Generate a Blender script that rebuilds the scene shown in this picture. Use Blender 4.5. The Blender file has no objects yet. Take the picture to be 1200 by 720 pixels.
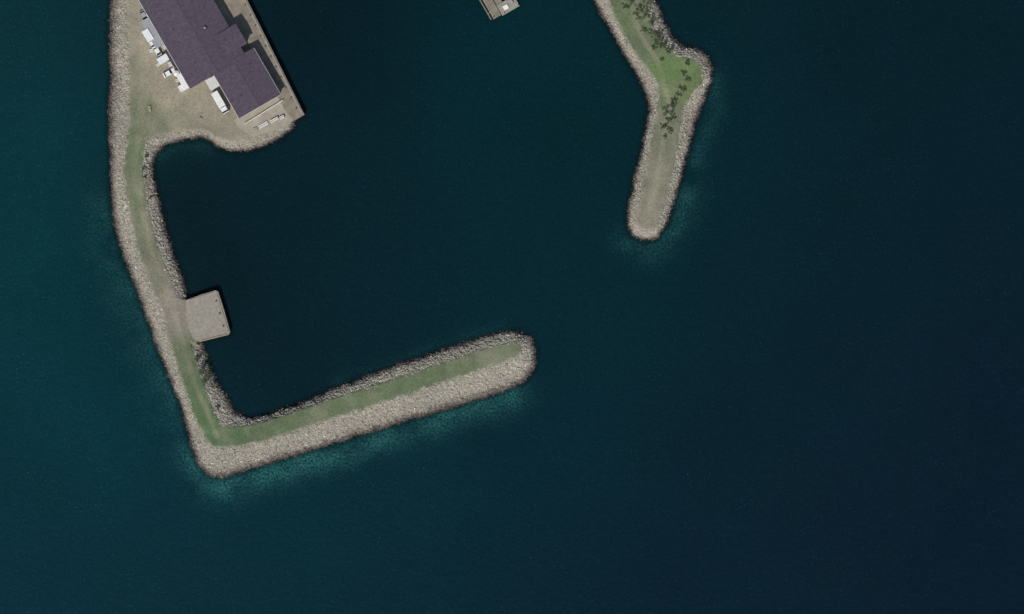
import bpy, math, random
import numpy as np
from mathutils import Vector, Matrix
random.seed(7); rng=np.random.default_rng(7)
S=0.3
def W(px,py): return ((px-600)*S,(360-py)*S)
def lin(c):
    c=np.asarray(c,float)/255.0
    return np.where(c<=0.04045,c/12.92,((c+0.055)/1.055)**2.4)
scene=bpy.context.scene
# ------------------------------------------------------------ helpers
def vnoise(x,y,scale,seed=0):
    r=np.random.default_rng(seed); T=r.random((256,256))
    x=x/scale; y=y/scale
    xi=np.floor(x).astype(int); yi=np.floor(y).astype(int)
    fx=x-xi; fy=y-yi; fx=fx*fx*(3-2*fx); fy=fy*fy*(3-2*fy)
    a=T[xi%256,yi%256]; b=T[(xi+1)%256,yi%256]; c=T[xi%256,(yi+1)%256]; d=T[(xi+1)%256,(yi+1)%256]
    return (a*(1-fx)+b*fx)*(1-fy)+(c*(1-fx)+d*fx)*fy
def fbm(x,y,scale,seed=0,o=4):
    s=0;w=0
    for i in range(o):
        s=s+vnoise(x+37*i,y+11*i,scale/2**i,seed+i)*0.6**i; w+=0.6**i
    return s/w
def seg_dist(x,y,a,b):
    dx,dy=b[0]-a[0],b[1]-a[1]
    t=((x-a[0])*dx+(y-a[1])*dy)/(dx*dx+dy*dy+1e-9); t=np.clip(t,0,1)
    return np.hypot(x-a[0]-t*dx,y-a[1]-t*dy),t
def sdf(x,y,poly):   # + inside, px
    d=np.full(x.shape,1e9); ins=np.zeros(x.shape,bool); n=len(poly)
    for i in range(n):
        a=poly[i]; b=poly[(i+1)%n]
        d=np.minimum(d,seg_dist(x,y,a,b)[0])
        if a[1]!=b[1]:
            c=((a[1]>y)!=(b[1]>y))&(x<(b[0]-a[0])*(y-a[1])/(b[1]-a[1])+a[0]); ins^=c
    return np.where(ins,d,-d)
def strip(x,y,pl):   # pl: (x,y,halfwidth)  distance outside strip
    d=np.full(x.shape,1e9)
    for a,b in zip(pl[:-1],pl[1:]):
        q,t=seg_dist(x,y,a,b); d=np.minimum(d,q-(a[2]+(b[2]-a[2])*t))
    return d
def idw(x,y,pts,p=3.0,soft=12):
    num=np.zeros(x.shape+(3,)); den=np.zeros(x.shape)
    for (cx,cy,c) in pts:
        w=1/((x-cx)**2+(y-cy)**2+soft**2)**(p/2)
        num+=w[...,None]*lin(c); den+=w
    return num/den[...,None]
def mesh_np(name,V,F,col=None,mat=None,smooth=False,fattr=None):
    me=bpy.data.meshes.new(name); V=np.asarray(V,np.float32); F=np.asarray(F,np.int32)
    k=F.shape[1]
    me.vertices.add(len(V)); me.vertices.foreach_set('co',V.ravel())
    me.loops.add(F.size); me.loops.foreach_set('vertex_index',F.ravel())
    me.polygons.add(len(F)); me.polygons.foreach_set('loop_start',np.arange(0,F.size,k,dtype=np.int32))
    me.update(calc_edges=True)
    me.polygons.foreach_set('use_smooth',np.full(len(F),smooth))
    if col is not None:
        a=me.color_attributes.new('Col','FLOAT_COLOR','POINT')
        c=np.ones((len(V),4),np.float32); c[:,:col.shape[1]]=col; a.data.foreach_set('color',c.ravel())
    if fattr is not None:
        a=me.attributes.new('shallow','FLOAT','POINT'); a.data.foreach_set('value',np.asarray(fattr,np.float32).ravel())
    if mat: me.materials.append(mat)
    ob=bpy.data.objects.new(name,me); scene.collection.objects.link(ob); return ob
# ------------------------------------------------------------ materials
def newmat(name):
    m=bpy.data.materials.new(name); m.use_nodes=True; nt=m.node_tree
    return m,nt,nt.nodes['Principled BSDF']
def simple(name,c,rough=0.7,var=0.25,scale=1.5,metal=0,bump=0.0):
    m,nt,b=newmat(name); N=nt.nodes; L=nt.links
    g=N.new('ShaderNodeNewGeometry'); n=N.new('ShaderNodeTexNoise'); n.inputs['Scale'].default_value=scale; n.inputs['Detail'].default_value=6
    n.inputs['Roughness'].default_value=.65
    L.new(g.outputs['Position'],n.inputs['Vector'])
    r=N.new('ShaderNodeMapRange'); r.inputs['From Min'].default_value=.3; r.inputs['From Max'].default_value=.7
    r.inputs['To Min'].default_value=1-var; r.inputs['To Max'].default_value=1+var; L.new(n.outputs['Fac'],r.inputs['Value'])
    v=N.new('ShaderNodeVectorMath'); v.operation='SCALE'; v.inputs[0].default_value=tuple(c[:3]); L.new(r.outputs['Result'],v.inputs['Scale'])
    L.new(v.outputs[0],b.inputs['Base Color']); b.inputs['Roughness'].default_value=rough; b.inputs['Metallic'].default_value=metal
    b.inputs['Specular IOR Level'].default_value=0.25
    if bump:
        bp=N.new('ShaderNodeBump'); bp.inputs['Strength'].default_value=bump; bp.inputs['Distance'].default_value=.1
        L.new(n.outputs['Fac'],bp.inputs['Height']); L.new(bp.outputs[0],b.inputs['Normal'])
    return m
def vcmat(name,rough=0.9,var=0.25,scale=2.0,bump=0.5):
    m,nt,b=newmat(name); N=nt.nodes; L=nt.links
    g=N.new('ShaderNodeNewGeometry'); a=N.new('ShaderNodeVertexColor'); a.layer_name='Col'
    n=N.new('ShaderNodeTexNoise'); n.inputs['Scale'].default_value=scale; n.inputs['Detail'].default_value=5; n.inputs['Roughness'].default_value=.7
    L.new(g.outputs['Position'],n.inputs['Vector'])
    r=N.new('ShaderNodeMapRange'); r.inputs['From Min'].default_value=.3; r.inputs['From Max'].default_value=.7
    r.inputs['To Min'].default_value=1-var; r.inputs['To Max'].default_value=1+var; L.new(n.outputs['Fac'],r.inputs['Value'])
    v=N.new('ShaderNodeVectorMath'); v.operation='SCALE'; L.new(a.outputs['Color'],v.inputs[0]); L.new(r.outputs['Result'],v.inputs['Scale'])
    L.new(v.outputs[0],b.inputs['Base Color']); b.inputs['Roughness'].default_value=rough; b.inputs['Specular IOR Level'].default_value=.15
    if bump:
        bp=N.new('ShaderNodeBump'); bp.inputs['Strength'].default_value=bump; bp.inputs['Distance'].default_value=.12
        L.new(n.outputs['Fac'],bp.inputs['Height']); L.new(bp.outputs[0],b.inputs['Normal'])
    return m
M_ground=vcmat('breakwater_ground',var=.28,scale=1.3,bump=.3)
M_rock=vcmat('riprap_stone',var=.12,scale=2.0,bump=0)
M_leaf=vcmat('shrub_leaves',var=.2,scale=3,bump=0)
M_conc=simple('weathered_concrete',lin((150,143,130))*0.9,.9,.22,.9,bump=.1)
M_concd=simple('quay_concrete',lin((136,127,112))*0.9,.9,.25,.45,bump=.1)
M_apron=simple('apron_paving',lin((156,148,132))*0.95,.9,.18,.35,bump=.1)
M_wall=simple('painted_wall',(.42,.40,.36),.7,.1,.6)
M_white=simple('white_paint',(.7,.7,.67),.45,.12,1.2)
M_trim=simple('white_trim',(.55,.54,.51),.6,.1,1)
M_glass=simple('dark_glass',(.02,.025,.03),.1,.1,1)
M_rub=simple('rubber',(.02,.02,.02),.9,.1,1)
M_metal=simple('galvanised_metal',(.33,.34,.35),.5,.15,1,.3)
M_dark=simple('dark_steel',(.06,.06,.065),.6,.2,1)
M_wood=simple('weathered_timber',(.2,.17,.13),.9,.3,2)
M_roofd=simple('flat_roof_felt',(.06,.055,.065),.9,.25,1)
# roof shingles
m,nt,b=newmat('roof_shingles'); N=nt.nodes;L=nt.links
tc=N.new('ShaderNodeTexCoord'); br=N.new('ShaderNodeTexBrick')
br.inputs['Scale'].default_value=1; br.inputs['Brick Width'].default_value=1.1; br.inputs['Row Height'].default_value=.42
br.inputs['Mortar Size'].default_value=.03; br.inputs['Bias'].default_value=0
rc=lin((84,74,85))
br.inputs['Color1'].default_value=(*(rc*.88),1); br.inputs['Color2'].default_value=(*(rc*1.12),1); br.inputs['Mortar'].default_value=(*(rc*.65),1)
L.new(tc.outputs['Object'],br.inputs['Vector'])
n=N.new('ShaderNodeTexNoise'); n.inputs['Scale'].default_value=.9; n.inputs['Detail'].default_value=8; n.inputs['Roughness'].default_value=.85; L.new(tc.outputs['Object'],n.inputs['Vector'])
r=N.new('ShaderNodeMapRange'); r.inputs['From Min'].default_value=.3; r.inputs['From Max'].default_value=.7; r.inputs['To Min'].default_value=.65; r.inputs['To Max'].default_value=1.35
L.new(n.outputs['Fac'],r.inputs['Value']); v=N.new('ShaderNodeVectorMath'); v.operation='SCALE'; L.new(br.outputs['Color'],v.inputs[0]); L.new(r.outputs['Result'],v.inputs['Scale'])
L.new(v.outputs[0],b.inputs['Base Color']); b.inputs['Roughness'].default_value=.9; b.inputs['Specular IOR Level'].default_value=.15
M_roof=m
# ------------------------------------------------------------ outlines (plan, 0.3 m units)
left=[(132,-240),(131,0),(128,40),(130,90),(127,130),(129,180),(130,230),(134,265),(145,300),(158,335),(170,365),(182,400),(194,430),(206,460),(216,490),(224,520),(232,545),(246,559),(262,560),(275,555),(320,541),(370,526),(420,510),(470,495),(520,480),(560,468),(595,456),(615,446),(626,432),(628,412),(621,396),(606,389),(586,390),(545,402),(500,417),(450,434),(400,453),(350,474),(315,487),(291,491),(274,484),(264,466),(252,445),(243,425),(237,403),(232,400),(269,391),(254,341),(219,351),(214,330),(204,302),(194,270),(187,240),(181,215),(178,195),(182,178),(195,168),(215,163),(232,161),(245,164),(255,172),(270,177),(290,176),(310,170),(330,160),(343,150),(345,141),(355,134),(288,0),(166,-240)]
right=[(600,-240),(697,0),(708,20),(722,45),(735,68),(748,90),(757,110),(762,125),(758,150),(752,180),(744,210),(738,240),(735,262),(740,275),(755,282),(770,278),(780,265),(788,240),(797,210),(806,175),(815,145),(825,115),(833,95),(834,78),(828,65),(815,57),(800,54),(789,44),(780,28),(772,10),(767,0),(690,-240)]
Lstrip=[[(158,-240,9),(160,0,9),(163,100,9),(162,150,9),(156,200,9.5),(162,240,9.5),(174,290,10),(189,330,10),(202,365,10),(215,410,10),(229,455,10),(242,490,10),(255,513,10),(300,508,9.5),(350,492,9.5),(400,475,9.5),(500,443,9.5),(570,419,9.5),(602,410,8)]]
yard=[(150,-240),(151,0),(156,80),(154,140),(172,163),(190,157),(215,152),(238,151),(255,160),(272,166),(290,165),(312,158),(332,148),(344,140),(355,133),(288,0),(166,-240)]
pier=[(205,350),(219,351),(254,341),(269,391),(232,400),(222,402)]
Rstrip=[[(640,-240,14),(733,0,19),(752,45,16),(772,72,15),(790,88,21),(803,88,19)],[(772,72,14),(793,98,20),(785,130,13),(780,160,14),(773,200,14),(764,235,13),(758,258,11)]]
tracks=[[(733,-60,1.5),(745,30,1.5),(770,75,1.5),(783,120,1.5),(779,160,2),(771,205,2),(761,245,2)],[(165,-200,5),(168,0,5),(171,90,5),(164,150,2),(158,200,1.5),(176,290,1.5),(204,365,2),(231,455,1.5),(256,511,1.5)]]
crestcol=[(155,20,(138,134,116)),(162,80,(132,128,108)),(163,130,(112,117,92)),(158,170,(102,112,84)),(158,220,(106,113,88)),(174,280,(110,113,92)),(192,320,(118,117,99)),(204,370,(134,127,115)),(216,420,(100,108,82)),(234,470,(90,107,75)),(258,510,(86,107,74)),(320,500,(94,107,79)),(400,475,(99,110,83)),(500,443,(97,109,81)),(600,410,(108,115,91)),
 (200,110,(151,142,123)),(240,130,(144,136,119)),(180,60,(156,147,128)),(300,155,(144,136,121)),(215,145,(138,134,113)),(185,150,(120,120,99)),(192,20,(154,146,129)),(240,160,(136,131,113)),
 (735,10,(98,110,80)),(755,50,(98,107,82)),(785,85,(99,119,76)),(797,100,(100,115,78)),(783,140,(108,111,90)),(772,200,(122,121,102)),(760,250,(127,123,107))]
def land(name,outline,strips,polys,bbox,H):
    x0,x1,y0,y1=bbox; step=1.0
    xs=np.arange(x0,x1+.1,step); ys=np.arange(y0,y1+.1,step)
    X,Y=np.meshgrid(xs,ys)
    wob=np.clip(np.minimum(np.maximum(0,-sdf(X,Y,pier)),np.maximum(0,strip(X,Y,[(288,0,0),(355,134,0)])))/14-.4,0,1)
    dw=sdf(X,Y,outline)+wob*((fbm(X,Y,13,61,3)-.5)*4)
    dg=np.full(X.shape,1e9)
    for s in strips: dg=np.minimum(dg,strip(X,Y,s))
    for p in polys: dg=np.minimum(dg,-sdf(X,Y,p))
    dgo=dg.copy(); dg=np.maximum(dg,0)
    t=np.clip(dw/(np.maximum(dw,0)+dg+1e-6),0,1)
    Hm=np.full(X.shape,H)
    if name.startswith('harbour'):
        w=np.clip((Y-150)/60,0,1); Hm=2.3+(H-2.3)*w
        k=np.clip((60-np.hypot(X-238,Y-372))/25,0,1); Hm=Hm*(1-k)+2.3*k
    rockz=np.where((dg>0.5),(fbm(X,Y,5,3,3)-.5)*.6,(fbm(X,Y,20,5,3)-.5)*.12)
    h=np.where(dw>0,Hm*t**.85+rockz,np.maximum(dw*.16,-4.5)+rockz*.5)
    c=idw(X,Y,crestcol,4,8)*0.95
    gn=fbm(X,Y,12,21,5); c=c*(0.74+.52*gn)[...,None]
    pat=fbm(X,Y,22,31,5)
    wgt=np.clip((pat-.52)*6,0,1)[...,None]*.25
    c=c*(1-wgt)+lin((146,138,119))*wgt
    wn=(fbm(X,Y,30,201,3)-.5)*6
    for tr_ in tracks:
        dt=strip(X+wn,Y,tr_); k=(np.clip(1-dt/3,0,1)*.3*np.clip(fbm(X,Y,15,88,3)*2-.3,0,1))[...,None]; c=c*(1-k)+lin((158,150,130))*k
    for (cx_,cy_,rr) in [(225,118,22),(205,128,34),(250,150,26)]:
        dd=np.abs(np.hypot((X-cx_),(Y-cy_)*1.3)-rr); k=(np.clip(1-dd/2.5,0,1)*.2)[...,None]*(dgo<-3)[...,None]; c=c*(1-k)+lin((112,103,88))*k
    sc=np.array([.27,.25,.205])*(0.65+.7*fbm(X,Y,4,9,2))[...,None]
    m=np.clip(1-(dgo+(fbm(X,Y,8,40,4)-.5)*10)/5,0,1)[...,None]
    c=c*m+sc*(1-m)
    wet=np.clip((dw-1)/4,0,1)[...,None]; stone=1-m
    c=c*(1-stone*(1-wet)*.7)
    under=(dw<0)[...,None]; c=np.where(under,np.array([.05,.042,.034])*(.6+.8*fbm(X,Y,6,77,2))[...,None],c)
    wx,wy=W(X,Y)
    V=np.stack([wx,wy,h],-1).reshape(-1,3); C=c.reshape(-1,3)
    ny,nx=X.shape; idx=np.arange(nx*ny).reshape(ny,nx)
    F=np.stack([idx[1:,:-1],idx[1:,1:],idx[:-1,1:],idx[:-1,:-1]],-1).reshape(-1,4)
    dmax=np.maximum.reduce([dw[1:,:-1],dw[1:,1:],dw[:-1,1:],dw[:-1,:-1]]).reshape(-1)
    F=F[dmax>-30]
    used=np.unique(F); rem=np.full(len(V),-1); rem[used]=np.arange(len(used))
    mesh_np(name,V[used],rem[F],C[used],M_ground,True)
    return dict(X=X,Y=Y,dw=dw,dg=dgo,h=h)
def rocks(name,info,n,seed,exclude=[]):
    r=np.random.default_rng(seed)
    dw,dg,X,Y,h=info['dw'],info['dg'],info['X'],info['Y'],info['h']
    edge=(fbm(X,Y,7,140,3)-.5)*6
    ok=(dw>-4.5)&(dg+edge>0.5)&(Y>-70)
    for p in exclude: ok&=sdf(X,Y,p)<-2.0
    ii=np.flatnonzero(ok.ravel()); pick=r.choice(ii,n)
    px=X.ravel()[pick]+r.uniform(-.5,.5,n); py=Y.ravel()[pick]+r.uniform(-.5,.5,n)
    hh=h.ravel()[pick]; g=dg.ravel()[pick]
    rad=.16+.38*r.random(n)**2.6
    rad*=np.where(g<2.5,.6,1)
    phi=(1+5**.5)/2
    B=np.array([(-1,phi,0),(1,phi,0),(-1,-phi,0),(1,-phi,0),(0,-1,phi),(0,1,phi),(0,-1,-phi),(0,1,-phi),(phi,0,-1),(phi,0,1),(-phi,0,-1),(-phi,0,1)])/math.hypot(1,phi)
    T=np.array([(0,11,5),(0,5,1),(0,1,7),(0,7,10),(0,10,11),(1,5,9),(5,11,4),(11,10,2),(10,7,6),(7,1,8),(3,9,4),(3,4,2),(3,2,6),(3,6,8),(3,8,9),(4,9,5),(2,4,11),(6,2,10),(8,6,7),(9,8,1)])
    P=B[None]*(r.uniform(.72,1.18,(n,12,1)))
    P=P*r.uniform([.8,.65,.32],[1.5,1.1,.6],(n,3))[:,None,:]
    Q=r.normal(size=(n,4)); Q[:,1:3]*=.18; Q/=np.linalg.norm(Q,axis=1)[:,None]
    w,x,y,z=Q.T
    R=np.stack([1-2*(y*y+z*z),2*(x*y-w*z),2*(x*z+w*y),2*(x*y+w*z),1-2*(x*x+z*z),2*(y*z-w*x),2*(x*z-w*y),2*(y*z+w*x),1-2*(x*x+y*y)],-1).reshape(n,3,3)
    P=np.einsum('nij,nkj->nki',R,P)*rad[:,None,None]
    wx,wy=W(px,py)
    P[...,0]+=wx[:,None]; P[...,1]+=wy[:,None]; P[...,2]+=(hh+rad*.05)[:,None]
    base=np.array([.375,.348,.278])*(r.uniform(.7,1.1,n))[:,None]
    tint=r.random(n)
    base=np.where((tint<.25)[:,None],base*np.array([.9,.84,.88]),base)
    base=np.where((tint>.987)[:,None],np.array([.55,.54,.49]),base)
    wet=np.clip((hh-.15+r.normal(0,.15,n))/1.1,0,1)
    base=base*(.2+.8*wet)[:,None]*(1-(1-wet)[:,None]*np.array([0,.12,.04]))
    pt=fbm(px,py,30,19,3)[:,None]; base=base*(.8+.4*pt)
    col=np.repeat(base,12,0)*r.uniform(.9,1.08,(n*12,1))
    F=(T[None]+12*np.arange(n)[:,None,None]).reshape(-1,3)
    mesh_np(name,P.reshape(-1,3),F,col,M_rock,False)
iL=land('harbour_breakwater',left,Lstrip,[yard,pier],(95,660,-240,595),3.1)
iR=land('rubble_breakwater',right,Rstrip,[],(560,865,-240,315),3.0)
quaystrip=[(288-62,-122),(300,-122),(370,133),(358,142),(340,140),(270,0)]
rocks('riprap_rocks',iL,44000,1,[quaystrip,[(224,354),(254,338),(274,392),(232,401)]])
rocks('riprap_rocks',iR,18000,2)
# ------------------------------------------------------------ water
def axis(a,b,step,far):
    mid=list(np.arange(a,b+.1,step)); out=[];s=step;p=a
    while p>-far: s*=1.5; p-=s; out.append(p)
    hi=[];s=step;p=mid[-1]
    while p<far: s*=1.5; p+=s; hi.append(p)
    return np.array(out[::-1]+mid+hi)
xs=axis(-40,1240,2.5,40000); ys=axis(-60,780,2.5,40000)
X,Y=np.meshgrid(xs,ys)
watercol=[(20,40,(9,44,49)),(60,150,(7,48,52)),(60,280,(5,49,53)),(60,420,(5,48,53)),(110,500,(5,47,53)),(40,560,(5,44,51)),(60,690,(5,40,49)),(200,640,(5,41,49)),
 (210,240,(5,23,28)),(260,330,(4,21,27)),(330,430,(4,25,31)),(330,230,(4,27,33)),(420,100,(4,25,31)),(350,30,(5,24,30)),(450,250,(4,29,35)),(520,340,(4,33,39)),(560,90,(3,35,40)),(640,60,(4,38,42)),(660,180,(3,35,40)),(620,300,(4,34,40)),(450,370,(4,29,36)),
 (350,620,(4,41,48)),(500,560,(4,39,46)),(480,690,(4,35,44)),(640,560,(4,35,43)),(680,400,(4,35,42)),(740,350,(4,35,41)),(650,690,(5,31,42)),
 (850,60,(5,32,38)),(860,200,(5,33,39)),(870,350,(5,31,38)),(820,500,(5,30,38)),(820,680,(5,27,38)),(1000,60,(5,29,36)),(1000,250,(5,29,36)),(1000,420,(5,27,36)),(1000,600,(6,25,36)),(1150,60,(5,28,35)),(1150,250,(5,27,35)),(1150,450,(6,25,36)),(1150,680,(6,24,36))]
cx=np.clip(X,-200,1400); cy=np.clip(Y,-200,920)
wc=idw(cx,cy,watercol,3.2,70)
glows=[([(222,535,4),(238,562,6),(264,570,6),(330,550,5),(420,521,5),(520,489,4),(600,464,3)],14,.78),
 ([(120,250,2),(142,320,3),(174,390,3),(208,480,4)],22,.38),
 ([(738,282,2),(760,290,2),(790,272,2),(806,225,1)],14,.5),
 ([(835,90,1),(838,130,1),(815,190,1)],10,.25),
 ([(590,388,1),(500,414,1),(400,450,1)],9,.18),
 ([(185,180,2),(210,170,2),(240,170,2)],9,.18)]
nz=fbm(X,Y,26,55,5); shal=np.zeros(X.shape)
for pl,sg,st in glows:
    d=np.maximum(strip(X,Y,pl),0); shal=np.maximum(shal,st*np.exp(-(d/sg)**1.5)*np.clip(nz*2.6-.5,0,1.3))
big=fbm(X,Y,170,91,4); wc=wc*(.9+.26*big)[...,None]
dW=np.maximum(sdf(X,Y,left),sdf(X,Y,right))
al=np.clip((-dW-1)/6,0,1); al=.4+.6*al
wx,wy=W(X,Y)
V=np.stack([wx,wy,np.zeros_like(wx)],-1).reshape(-1,3)
ny,nx=X.shape; idx=np.arange(nx*ny).reshape(ny,nx)
F=np.stack([idx[1:,:-1],idx[1:,1:],idx[:-1,1:],idx[:-1,:-1]],-1).reshape(-1,4)
m,nt,b=newmat('sea_water'); N=nt.nodes;L=nt.links
a=N.new('ShaderNodeVertexColor'); a.layer_name='Col'
g=N.new('ShaderNodeNewGeometry')
def noise(scale,det,rough=.6):
    n=N.new('ShaderNodeTexNoise'); n.inputs['Scale'].default_value=scale; n.inputs['Detail'].default_value=det; n.inputs['Roughness'].default_value=rough
    L.new(g.outputs['Position'],n.inputs['Vector']); return n
def rng_(sock,a0,a1,b0,b1):
    r=N.new('ShaderNodeMapRange'); r.inputs['From Min'].default_value=a0; r.inputs['From Max'].default_value=a1; r.inputs['To Min'].default_value=b0; r.inputs['To Max'].default_value=b1
    L.new(sock,r.inputs['Value']); return r.outputs['Result']
def math_(op,x_,y_):
    k=N.new('ShaderNodeMath'); k.operation=op
    for i,q_ in enumerate((x_,y_)):
        if isinstance(q_,(int,float)): k.inputs[i].default_value=q_
        else: L.new(q_,k.inputs[i])
    return k.outputs[0]
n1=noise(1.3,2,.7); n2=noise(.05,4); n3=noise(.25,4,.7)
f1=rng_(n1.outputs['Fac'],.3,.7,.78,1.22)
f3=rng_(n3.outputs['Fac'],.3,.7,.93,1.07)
glint_fleck=rng_(n1.outputs['Fac'],.66,.8,0,1)  # sun glints painted into the base colour as thresholded noise flecks
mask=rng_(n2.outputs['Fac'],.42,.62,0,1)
mm=math_('MULTIPLY',glint_fleck,mask)
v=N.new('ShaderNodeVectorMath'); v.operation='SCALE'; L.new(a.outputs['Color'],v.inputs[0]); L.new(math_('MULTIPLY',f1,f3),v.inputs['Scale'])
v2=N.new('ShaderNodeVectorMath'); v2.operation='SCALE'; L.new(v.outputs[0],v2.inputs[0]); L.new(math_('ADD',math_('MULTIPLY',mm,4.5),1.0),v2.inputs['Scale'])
sa=N.new('ShaderNodeAttribute'); sa.attribute_name='shallow'
spk=rng_(n1.outputs['Fac'],.38,.68,0.1,1.0)
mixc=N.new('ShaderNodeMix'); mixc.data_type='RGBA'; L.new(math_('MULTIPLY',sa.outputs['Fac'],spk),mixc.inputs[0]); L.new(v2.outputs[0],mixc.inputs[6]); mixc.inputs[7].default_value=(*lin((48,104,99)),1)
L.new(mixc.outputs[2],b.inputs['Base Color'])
b.inputs['Roughness'].default_value=.2; b.inputs['IOR'].default_value=1.33; b.inputs['Specular IOR Level'].default_value=.3
nb=noise(.5,3,.6); bp=N.new('ShaderNodeBump'); bp.inputs['Strength'].default_value=.35; bp.inputs['Distance'].default_value=.4
L.new(nb.outputs['Fac'],bp.inputs['Height']); L.new(bp.outputs[0],b.inputs['Normal'])
tr=N.new('ShaderNodeBsdfTransparent'); tr.inputs['Color'].default_value=(.5,.6,.56,1)
mx=N.new('ShaderNodeMixShader'); L.new(a.outputs['Alpha'],mx.inputs[0]); L.new(tr.outputs[0],mx.inputs[1]); L.new(b.outputs[0],mx.inputs[2])
L.new(mx.outputs[0],N['Material Output'].inputs['Surface'])
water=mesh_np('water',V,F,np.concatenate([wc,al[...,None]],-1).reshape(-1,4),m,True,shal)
mesh_np('seabed',[(-12000,-12000,-4.6),(12000,-12000,-4.6),(12000,12000,-4.6),(-12000,12000,-4.6)],[(0,1,2,3)],None,simple('seabed_silt',(.02,.03,.028),.9,.2,.1))
# ------------------------------------------------------------ mesh building helpers
class MB:
    def __init__(s): s.v=[];s.f=[];s.m=[];s.mats=[]
    def mi(s,mat):
        if mat not in s.mats: s.mats.append(mat)
        return s.mats.index(mat)
    def add(s,vs,fs,mat):
        o=len(s.v); s.v+=[tuple(q) for q in vs]; i=s.mi(mat)
        for f in fs: s.f.append(tuple(o+k for k in f)); s.m.append(i)
    def box(s,x0,x1,y0,y1,z0,z1,mat,ch=0):
        if ch<=0:
            s.prism([(x0,y0),(x1,y0),(x1,y1),(x0,y1)],z0,z1,mat); return
        a=[(x0+ch,y0),(x1-ch,y0),(x1,y0+ch),(x1,y1-ch),(x1-ch,y1),(x0+ch,y1),(x0,y1-ch),(x0,y0+ch)]
        bb=[(x0+ch*1.6,y0+ch),(x1-ch*1.6,y0+ch),(x1-ch,y0+ch*1.6),(x1-ch,y1-ch*1.6),(x1-ch*1.6,y1-ch),(x0+ch*1.6,y1-ch),(x0+ch,y1-ch*1.6),(x0+ch,y0+ch*1.6)]
        vs=[(*p,z0) for p in a]+[(*p,z1-ch) for p in a]+[(*p,z1) for p in bb]
        fs=[(7,6,5,4,3,2,1,0),tuple(range(16,24))]
        for k in range(8):
            j=(k+1)%8; fs+=[(k,j,8+j,8+k),(8+k,8+j,16+j,16+k)]
        s.add(vs,fs,mat)
    def prism(s,poly,z0,z1,mat):
        ar=sum(poly[i][0]*poly[(i+1)%len(poly)][1]-poly[(i+1)%len(poly)][0]*poly[i][1] for i in range(len(poly)))
        if ar<0: poly=poly[::-1]
        n=len(poly); vs=[(*p,z0) for p in poly]+[(*p,z1) for p in poly]
        fs=[tuple(range(n))[::-1],tuple(range(n,2*n))]+[(i,(i+1)%n,n+(i+1)%n,n+i) for i in range(n)]
        s.add(vs,fs,mat)
    def cyl(s,c,ax,r,l,mat,n=14,r2=None):
        r2=r if r2 is None else r2; vs=[]
        for k,(e,rr) in enumerate(((-l/2,r),(l/2,r2))):
            for i in range(n):
                t=2*math.pi*i/n; a_,b_=rr*math.cos(t),rr*math.sin(t)
                vs.append({'x':(c[0]+e,c[1]+a_,c[2]+b_),'y':(c[0]+b_,c[1]+e,c[2]+a_),'z':(c[0]+a_,c[1]+b_,c[2]+e)}[ax])
        s.add(vs,[tuple(range(n))[::-1],tuple(range(n,2*n))]+[(i,(i+1)%n,n+(i+1)%n,n+i) for i in range(n)],mat)
    def make(s,name,loc=(0,0,0),rot=0,parent=None):
        me=bpy.data.meshes.new(name); me.from_pydata(s.v,[],s.f)
        for q in s.mats: me.materials.append(q)
        me.polygons.foreach_set('material_index',s.m); me.update()
        ob=bpy.data.objects.new(name,me); scene.collection.objects.link(ob)
        if parent: ob.parent=parent
        else: ob.location=loc; ob.rotation_euler=(0,0,rot)
        return ob
R30=math.radians(30)
YZ=2.3
q=MB(); q.prism([W(*p) for p in [(256,-62),(289.5,-0.5),(357,134.5),(345,141.5),(333,127),(262,2),(230,-62)]],-3.5,YZ+.22,M_concd)
P0=[(255,-62),(288,0),(355.2,133.2),(353.2,134.2),(286,1),(253,-62)]
q.prism([W(*p) for p in P0],YZ+.2,YZ+.45,M_conc)
q.make('concrete_quay')
q=MB(); q.prism([W(*p) for p in [(333,127.3),(344.6,141.3),(322,153),(296,161),(280,150),(274,141),(283,135),(329,112)]],.5,YZ+.16,M_apron); q.make('apron_pavement')
q=MB(); pp=[(219,352),(236,345.6),(253,340.5),(256,342),(263,364),(270,389),(268,392.5),(250,397),(234,401),(227,397),(222,385),(218,370)]
q.prism([W(*p) for p in pp],-3.5,YZ+.22,M_conc)
def lineprism(mb,a,b,w,z0,z1,mat):
    a=Vector(W(*a));b=Vector(W(*b)); d=(b-a).normalized(); n=Vector((-d.y,d.x))*w/2
    mb.prism([tuple(a+n),tuple(b+n),tuple(b-n),tuple(a-n)],z0,z1,mat)
lineprism(q,(254.3,342.5),(268.6,390),.35,YZ+.2,YZ+.4,M_concd)
lineprism(q,(266,391.8),(236,399.3),.35,YZ+.2,YZ+.4,M_concd)
lineprism(q,(223,351.6),(251,342.3),.3,YZ+.2,YZ+.36,M_concd)
for t in (.15,.5,.85):
    x,y=W(255+(267-255)*t-3,346+(388-346)*t+1); q.cyl((x,y,YZ+.45),'z',.18,.5,M_dark)
    q.cyl((x,y,YZ+.72),'z',.27,.1,M_dark)
q.make('concrete_pier')
q=MB()
for t in np.linspace(.03,.97,12):
    x=281+(350.5-281)*t; y=-8+(134-(-8))*t-2; wx_,wy_=W(x-1,y); q.cyl((wx_,wy_,YZ+.45),'z',.16,.5,M_dark); q.cyl((wx_,wy_,YZ+.72),'z',.25,.1,M_dark)
q.make('mooring_bollards')
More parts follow.
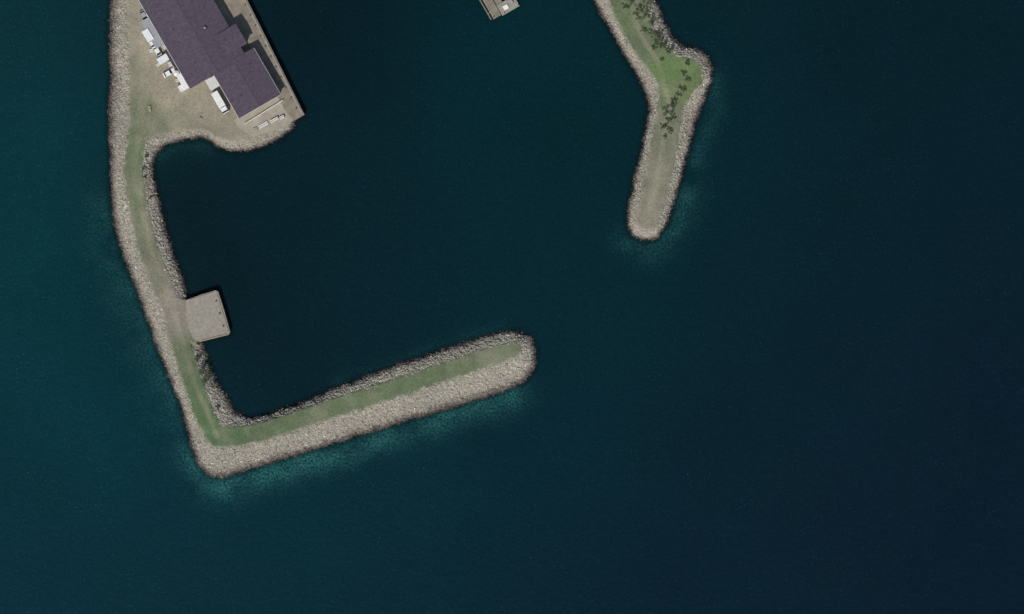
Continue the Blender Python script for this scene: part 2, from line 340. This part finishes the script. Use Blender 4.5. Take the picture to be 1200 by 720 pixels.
# ------------------------------------------------------------ warehouse
C=W(329,112)
root=bpy.data.objects.new('harbour_warehouse',None); scene.collection.objects.link(root); root.location=(C[0],C[1],YZ-1.6); root.rotation_euler=(0,0,R30)
def gable(mb,x0,x1,y0,y1,z,rise,axis_,oh,mat,th=.25):
    x0-=oh;x1+=oh;y0-=oh;y1+=oh
    if axis_=='y':
        xm=(x0+x1)/2; pr=[(x0,z),(xm,z+rise),(x1,z)]
        top=[[(p[0],y0,p[1]) for p in pr],[(p[0],y1,p[1]) for p in pr]]
    else:
        ym=(y0+y1)/2; pr=[(y0,z),(ym,z+rise),(y1,z)]
        top=[[(x1,p[0],p[1]) for p in pr],[(x0,p[0],p[1]) for p in pr]]
    vs=top[0]+top[1]+[(p[0],p[1],p[2]-th) for p in top[0]+top[1]]
    fs=[(0,1,4,3),(1,2,5,4),(6,9,10,7),(7,10,11,8),(0,3,9,6),(2,8,11,5),(0,6,7,1),(1,7,8,2),(3,4,10,9),(4,5,11,10)]
    mb.add(vs,[f[::-1] for f in fs],mat)
def flip(o):
    import bmesh
    bm=bmesh.new(); bm.from_mesh(o.data); bmesh.ops.recalc_face_normals(bm,faces=bm.faces); bm.to_mesh(o.data); bm.free()
wl=MB()
wl.box(-16,-.1,.1,18,0,6.0,M_wall); wl.box(-25.6,-4.0,18.003,70,0,6.2,M_wall); wl.box(-9,-1.3,21.5,28.5,0,7.0,M_wall)
wl.box(-29,-25.603,36,46,0,4.3,M_wall)
wl.make('walls',parent=root)
rf=MB()
gable(rf,-16.2,0,0,18.3,6.1,.9,'y',.3,M_roof)
gable(rf,-25.8,-3.8,17.6,70,6.35,1.2,'y',.35,M_roof)
gable(rf,-9.2,-1.1,21.2,28.7,7.1,.5,'x',.25,M_roof)
o=rf.make('roof',parent=root); flip(o)
rd=MB()
rd.box(-8.25,-7.95,-.2,17.2,6.98,7.05,M_dark); rd.box(-14.95,-14.65,17.3,70,7.53,7.6,M_dark)
rd.box(-16.66,-16.5,-.3,17.2,5.85,6.05,M_trim); rd.box(.3,.42,-.3,18.5,5.85,6.05,M_trim)
rd.box(-26.3,-26.15,17.3,70,6.1,6.3,M_trim)
rd.box(-16.3,.1,-.42,-.305,5.8,6.1,M_trim)
rd.make('ridge_and_gutters',parent=root)
hv=MB()
for (x,y,sx,sy,sz) in [(-11,33,.55,.55,.3),(-19,52,.5,.5,.3)]:
    hv.box(x-sx,x+sx,y-sy,y+sy,6.3,7.4+sz,M_dark,.06); hv.cyl((x,y,7.45+sz),'z',sx*.6,.12,M_metal)
for (x,y) in [(-12,6),(-4,14),(-20,24),(-9,44),(-21,38)]:
    hv.cyl((x,y,7.0),'z',.13,1.0,M_dark)
hv.make('roof_vents',parent=root)
lt=MB()
lt.box(-29.6,-25.95,35.5,46.5,4.32,4.5,M_metal); lt.box(-20.3,-16.7,13.2,17.3,4.2,4.4,M_trim)
lt.box(-28.2,-25.95,18.3,24,4.2,4.4,M_white); lt.box(-27.4,-25.95,26,33,4.0,4.2,M_roofd)
for x,y in [(-20.1,13.4),(-20.1,17.1),(-28,18.5),(-28,23.8),(-27.2,26.2),(-27.2,32.8)]: lt.cyl((x,y,2.4),'z',.08,3.5,M_metal)
lt.make('canopies',parent=root)
op=MB()
for x in (-14,-10.5,-4,-1.8): op.box(x-.5,x+.5,.02,.098,2.9,4.2,M_glass); op.box(x-.6,x+.6,-.03,.02,2.75,2.87,M_trim)
op.box(-8.6,-5.4,.03,.098,1.7,4.9,M_metal)
for y in (3,7,11,15): op.box(-.098,-.03,y-.6,y+.6,2.9,4.2,M_glass)
for y in (32,38,44,50,56,62): op.box(-3.998,-3.92,y-.6,y+.6,2.9,4.2,M_glass)
for y in (30,52,58): op.box(-25.68,-25.603,y-1.4,y+1.4,1.6,3.9,M_metal)
op.box(-16.08,-16.003,5,8.5,1.6,4.8,M_metal)
op.make('windows_and_doors',parent=root)
# ------------------------------------------------------------ vehicles & yard equipment
def truck(px,py,rot,L_=8.4,Wd=2.5,cabm=M_white,boxm=M_white,z=YZ):
    t=MB(); h=L_/2; w=Wd/2
    t.box(-h,h,-.45,.45,.55,.8,M_dark)
    t.box(-h,h-2.3,-w,w,.85,3.3,boxm,.06)
    t.box(h-2.1,h,-w+.08,w-.08,.5,1.6,cabm,.08)
    vs=[(h-2.1,-w+.1,1.55),(h-.15,-w+.1,1.55),(h-.15,w-.1,1.55),(h-2.1,w-.1,1.55),(h-2.05,-w+.2,2.6),(h-.7,-w+.2,2.6),(h-.7,w-.2,2.6),(h-2.05,w-.2,2.6)]
    t.add(vs,[(4,5,6,7),(0,4,7,3),(0,1,5,4),(2,3,7,6),(0,3,2,1)],cabm); t.add([vs[1],vs[2],vs[6],vs[5]],[(0,1,2,3)],M_glass)
    for x in (h-1.2,-h+1.2,-h+2.4):
        for s_ in (-1,1): t.cyl((x,s_*(w-.18),.48),'y',.48,.32,M_rub)
    for s_ in (-1,1): t.box(h-.7,h-.5,s_*(w+.1)-.08,s_*(w+.1)+.08,1.5,2.0,M_dark)
    x,y=W(px,py); t.make('box_truck',(x,y,z),rot)
def container(px,py,rot,L_=6.1,mat=M_white,z=YZ):
    t=MB(); h=L_/2; t.box(-h+.05,h-.05,-1.17,1.17,.05,2.5,mat)
    n=int(L_/.4)
    for i in range(n):
        x=-h+.2+i*(L_-.4)/(n-1)
        t.box(x-.07,x+.07,-1.22,-1.173,.2,2.4,mat); t.box(x-.07,x+.07,1.173,1.22,.2,2.4,mat); t.box(x-.07,x+.07,-1.1,1.1,2.503,2.54,mat)
    for sx in (-1,1):
        for sy in (-1,1): t.box(sx*h-.09,sx*h+.09,sy*1.2-.09,sy*1.2+.09,0,2.6,M_metal)
    x,y=W(px,py); t.make('shipping_container',(x,y,z),rot)
def car(px,py,rot,mat,z=YZ):
    t=MB(); pr=[(-2.2,.35),(-2.25,.9),(-1.9,1.0),(-1.3,1.45),(.3,1.48),(1.05,1.0),(2.1,.85),(2.25,.6),(2.2,.35)]
    def ws(z_): return .88 if z_<=1.0 else .72
    vs=[(p[0],-ws(p[1]),p[1]) for p in pr]+[(p[0],ws(p[1]),p[1]) for p in pr]; n=len(pr)
    t.add(vs,[tuple(range(n)),tuple(range(n,2*n))[::-1]]+[(i,(i+1)%n,n+(i+1)%n,n+i)[::-1] for i in range(n)],mat)
    t.add([(.36,-.7,1.475),(1.03,-.82,1.03),(1.03,.82,1.03),(.36,.7,1.475)],[(0,1,2,3)],M_glass)
    t.add([(-1.86,-.8,1.05),(-1.36,-.68,1.43),(-1.36,.68,1.43),(-1.86,.8,1.05)],[(0,1,2,3)],M_glass)
    for x in (-1.4,1.4):
        for s_ in (-1,1): t.cyl((x,s_*.8,.33),'y',.33,.22,M_rub)
    x,y=W(px,py); t.make('parked_car',(x,y,z),rot)
truck(259,121,math.radians(-60),8.2)
truck(177,46,math.radians(-58),6.6)
container(181,25,math.radians(-60),6.1)
container(193,70,math.radians(32),4.5)
car(199,86,math.radians(30),M_white); car(170,20,math.radians(-62),M_metal); car(186,62,math.radians(-60),M_white)
container(216,103,math.radians(30),3.4,M_white)
def crates(name,items,mat):
    t=MB()
    for (px,py,sx,sy,h,rot) in items:
        x,y=W(px,py); c_,s_=math.cos(rot),math.sin(rot)
        def q(a,b): return (x+a*c_-b*s_,y+a*s_+b*c_)
        for k in range(max(1,int(h/.5))):
            z0=YZ+.14+k*.5
            t.prism([q(-sx,-sy),q(sx,-sy),q(sx,sy),q(-sx,sy)],z0,z0+.42,mat)
            t.prism([q(-sx-.05,-.08),q(sx+.05,-.08),q(sx+.05,.08),q(-sx-.05,.08)],z0+.425,z0+.47,M_wood)
    t.make(name)
crates('stacked_crates',[(189,50,.8,.6,1,.5),(194,56,.6,.6,1.5,.5),(200,76,.6,.8,1,.5),(178,60,.7,.6,.5,.3),(186,77,.6,.5,1,.9),(205,80,.5,.5,1,.5),(208,95,.6,.5,.5,.4),(172,34,.5,.5,.5,.2),(181,40,.5,.6,1,.5)],M_trim)
crates('stacked_pallets',[(309,147,1.8,.6,.5,.5),(322,141,1.5,.5,1,.5),(331,138,.8,.5,1,.5)],M_trim)
crates('timber_pallets',[(235,140,.6,.5,.5,.9),(176,128,.4,1.0,.5,.1),(300,152,.7,.6,.5,.2)],M_apron)
t=MB(); x,y=W(208,87); t.cyl((x,y,YZ+1.2),'z',1.0,2.4,M_white,24); t.cyl((x,y,YZ+2.6),'z',1.0,.4,M_white,24,.2); t.make('storage_tank')
t=MB(); lineprism(t,(287,146),(332,118),.3,YZ+.1,YZ+.95,M_trim); t.make('loading_wall')
# ------------------------------------------------------------ floating dock
t=MB()
x0,y0=W(590,14)
t.box(-4.3,-1.2,-.5,26,.15,.65,M_concd,.05); t.box(-1.0,6.0,-1.0,3.2,.2,.85,M_conc,.06); t.box(-.9,1.4,3.3,26,.15,.65,M_concd,.05)
t.box(3.4,6.0,3.3,26,.15,.62,M_concd,.05)
for yy in range(0,26,3): t.box(-4.2,-1.3,yy,yy+.08,.652,.68,M_dark)
for (a_,b_) in [(-4,0),(-1.5,8),(5.6,-.6),(0,-.6),(5.6,2.6),(-4,14)]: t.cyl((a_,b_,.9),'z',.14,1.6,M_dark)
t.box(.6,2.4,.2,1.8,.86,1.25,M_white,.05); t.box(3.6,4.6,1,2.6,.86,1.5,M_metal)
t.box(-5.3,-4.9,-.2,26,.1,.5,M_wood)
for yy in (2,8,14,20): t.box(-4.9,-4.3,yy,yy+.3,.2,.45,M_wood)
t.make('floating_dock',(x0,y0,0),R30)
# ------------------------------------------------------------ shrubs
def shrub(px,py,r,z,tone=1.0):
    h=r*.75; x,y=W(px,py); rs=np.random.default_rng(int(px*7+py*13))
    V=[];F=[];Cc=[]
    def tube(a,b,r0,r1):
        o=len(V); a=np.array(a);b=np.array(b);d=b-a;d/=np.linalg.norm(d)
        u=np.cross(d,[.3,.9,.2]);u/=np.linalg.norm(u);w=np.cross(d,u)
        for p_,rr in((a,r0),(b,r1)):
            for k in range(5):
                t_=k*2*math.pi/5; V.append(p_+rr*(math.cos(t_)*u+math.sin(t_)*w)); Cc.append((.08,.065,.05))
        for k in range(5): F.append((o+k,o+(k+1)%5,o+5+(k+1)%5,o+5+k))
    tube((x,y,z-.2),(x,y,z+h*.5),.1,.06)
    cl=[]
    for k in range(rs.integers(9,16)):
        an=rs.uniform(0,6.28); rr=r*rs.uniform(.1,1.35); e=(x+rr*math.cos(an),y+rr*math.sin(an),z+h*max(.15,rs.uniform(.3,1)*(1-.5*rr/r)))
        tube((x,y,z+h*rs.uniform(.1,.3)),e,.05,.02); cl.append((np.array(e),r*rs.uniform(.16,.44),rs.uniform(.6,1.35)))
    for c_,cr,tn in cl:
        for k in range(60):
            p_=rs.normal(size=3); p_/=np.linalg.norm(p_); p_=c_+p_*cr*rs.uniform(.4,1.25)*np.array([1,1,.6])
            n_=rs.normal(size=3); n_[2]=abs(n_[2])+.5; n_/=np.linalg.norm(n_); u=np.cross(n_,rs.normal(size=3)); u/=np.linalg.norm(u); w=np.cross(n_,u)
            s_=rs.uniform(.07,.15); o=len(V); V.extend([p_-u*s_,p_-w*s_*.6,p_+u*s_,p_+w*s_*.6]); F.append((o,o+1,o+2,o+3))
            cc=np.array([.085,.115,.06])*tn*tone*rs.uniform(.75,1.25); Cc.extend([cc]*4)
    mesh_np('shrub',np.array(V),np.array(F),np.array(Cc),M_leaf)
for p in [(741,3,2.1),(750,7,1.8),(759,4,1.7),(746,18,1.4),(758,18,2.0),(764,27,1.9),(755,36,1.1),(768,38,1.8),(773,47,1.7),(778,54,1.4),(766,56,1.0),(732,8,1.0),(735,-6,1.6),(750,-8,1.6),(784,60,1.0),
          (801,84,1.1),(806,93,1.0),(800,104,1.1),(795,112,.9),(787,124,1.5),(781,131,1.7),(789,138,1.2),(778,148,1.2),(786,152,1.1),(782,141,1.2),(776,70,.8),(790,117,.9),(806,74,.9),(779,160,.7)]:
    shrub(*p,2.85)
for p in [(239,433,1.4),(244,441,1.2),(240,446,1.0),(249,452,.9),(167,199,1.1),(169,207,.8),(232,420,.8),(171,182,.7),(176,232,.6),(255,478,.6)]:
    shrub(*p,2.5 if p[1]>350 else 2.2)
# ------------------------------------------------------------ light, sky, camera
EL,AZ=math.radians(50),math.radians(200)
d=Vector((math.sin(AZ)*math.cos(EL),math.cos(AZ)*math.cos(EL),math.sin(EL)))
sl=bpy.data.lights.new('sun','SUN'); sl.energy=3.5; sl.angle=math.radians(.5); sl.color=(1,.96,.9)
so=bpy.data.objects.new('sun',sl); scene.collection.objects.link(so); so.rotation_euler=(-d).to_track_quat('-Z','Y').to_euler(); so.location=(0,0,300)
w=bpy.data.worlds.new('World'); scene.world=w; w.use_nodes=True; nt=w.node_tree
sky=nt.nodes.new('ShaderNodeTexSky'); sky.sky_type='NISHITA'; sky.sun_disc=False; sky.sun_elevation=EL; sky.sun_rotation=AZ
bg=nt.nodes['Background']; bg.inputs['Strength'].default_value=.09; nt.links.new(sky.outputs[0],bg.inputs['Color'])
cam=bpy.data.cameras.new('camera'); co=bpy.data.objects.new('camera',cam); scene.collection.objects.link(co); scene.camera=co
H=1100; co.location=(0,0,H); co.rotation_euler=(0,0,0); cam.sensor_width=36; cam.lens=36*(H-1)/(1200*S); cam.clip_end=60000; cam.clip_start=1
scene.view_settings.view_transform='Standard'; scene.view_settings.look='None'; scene.view_settings.exposure=0
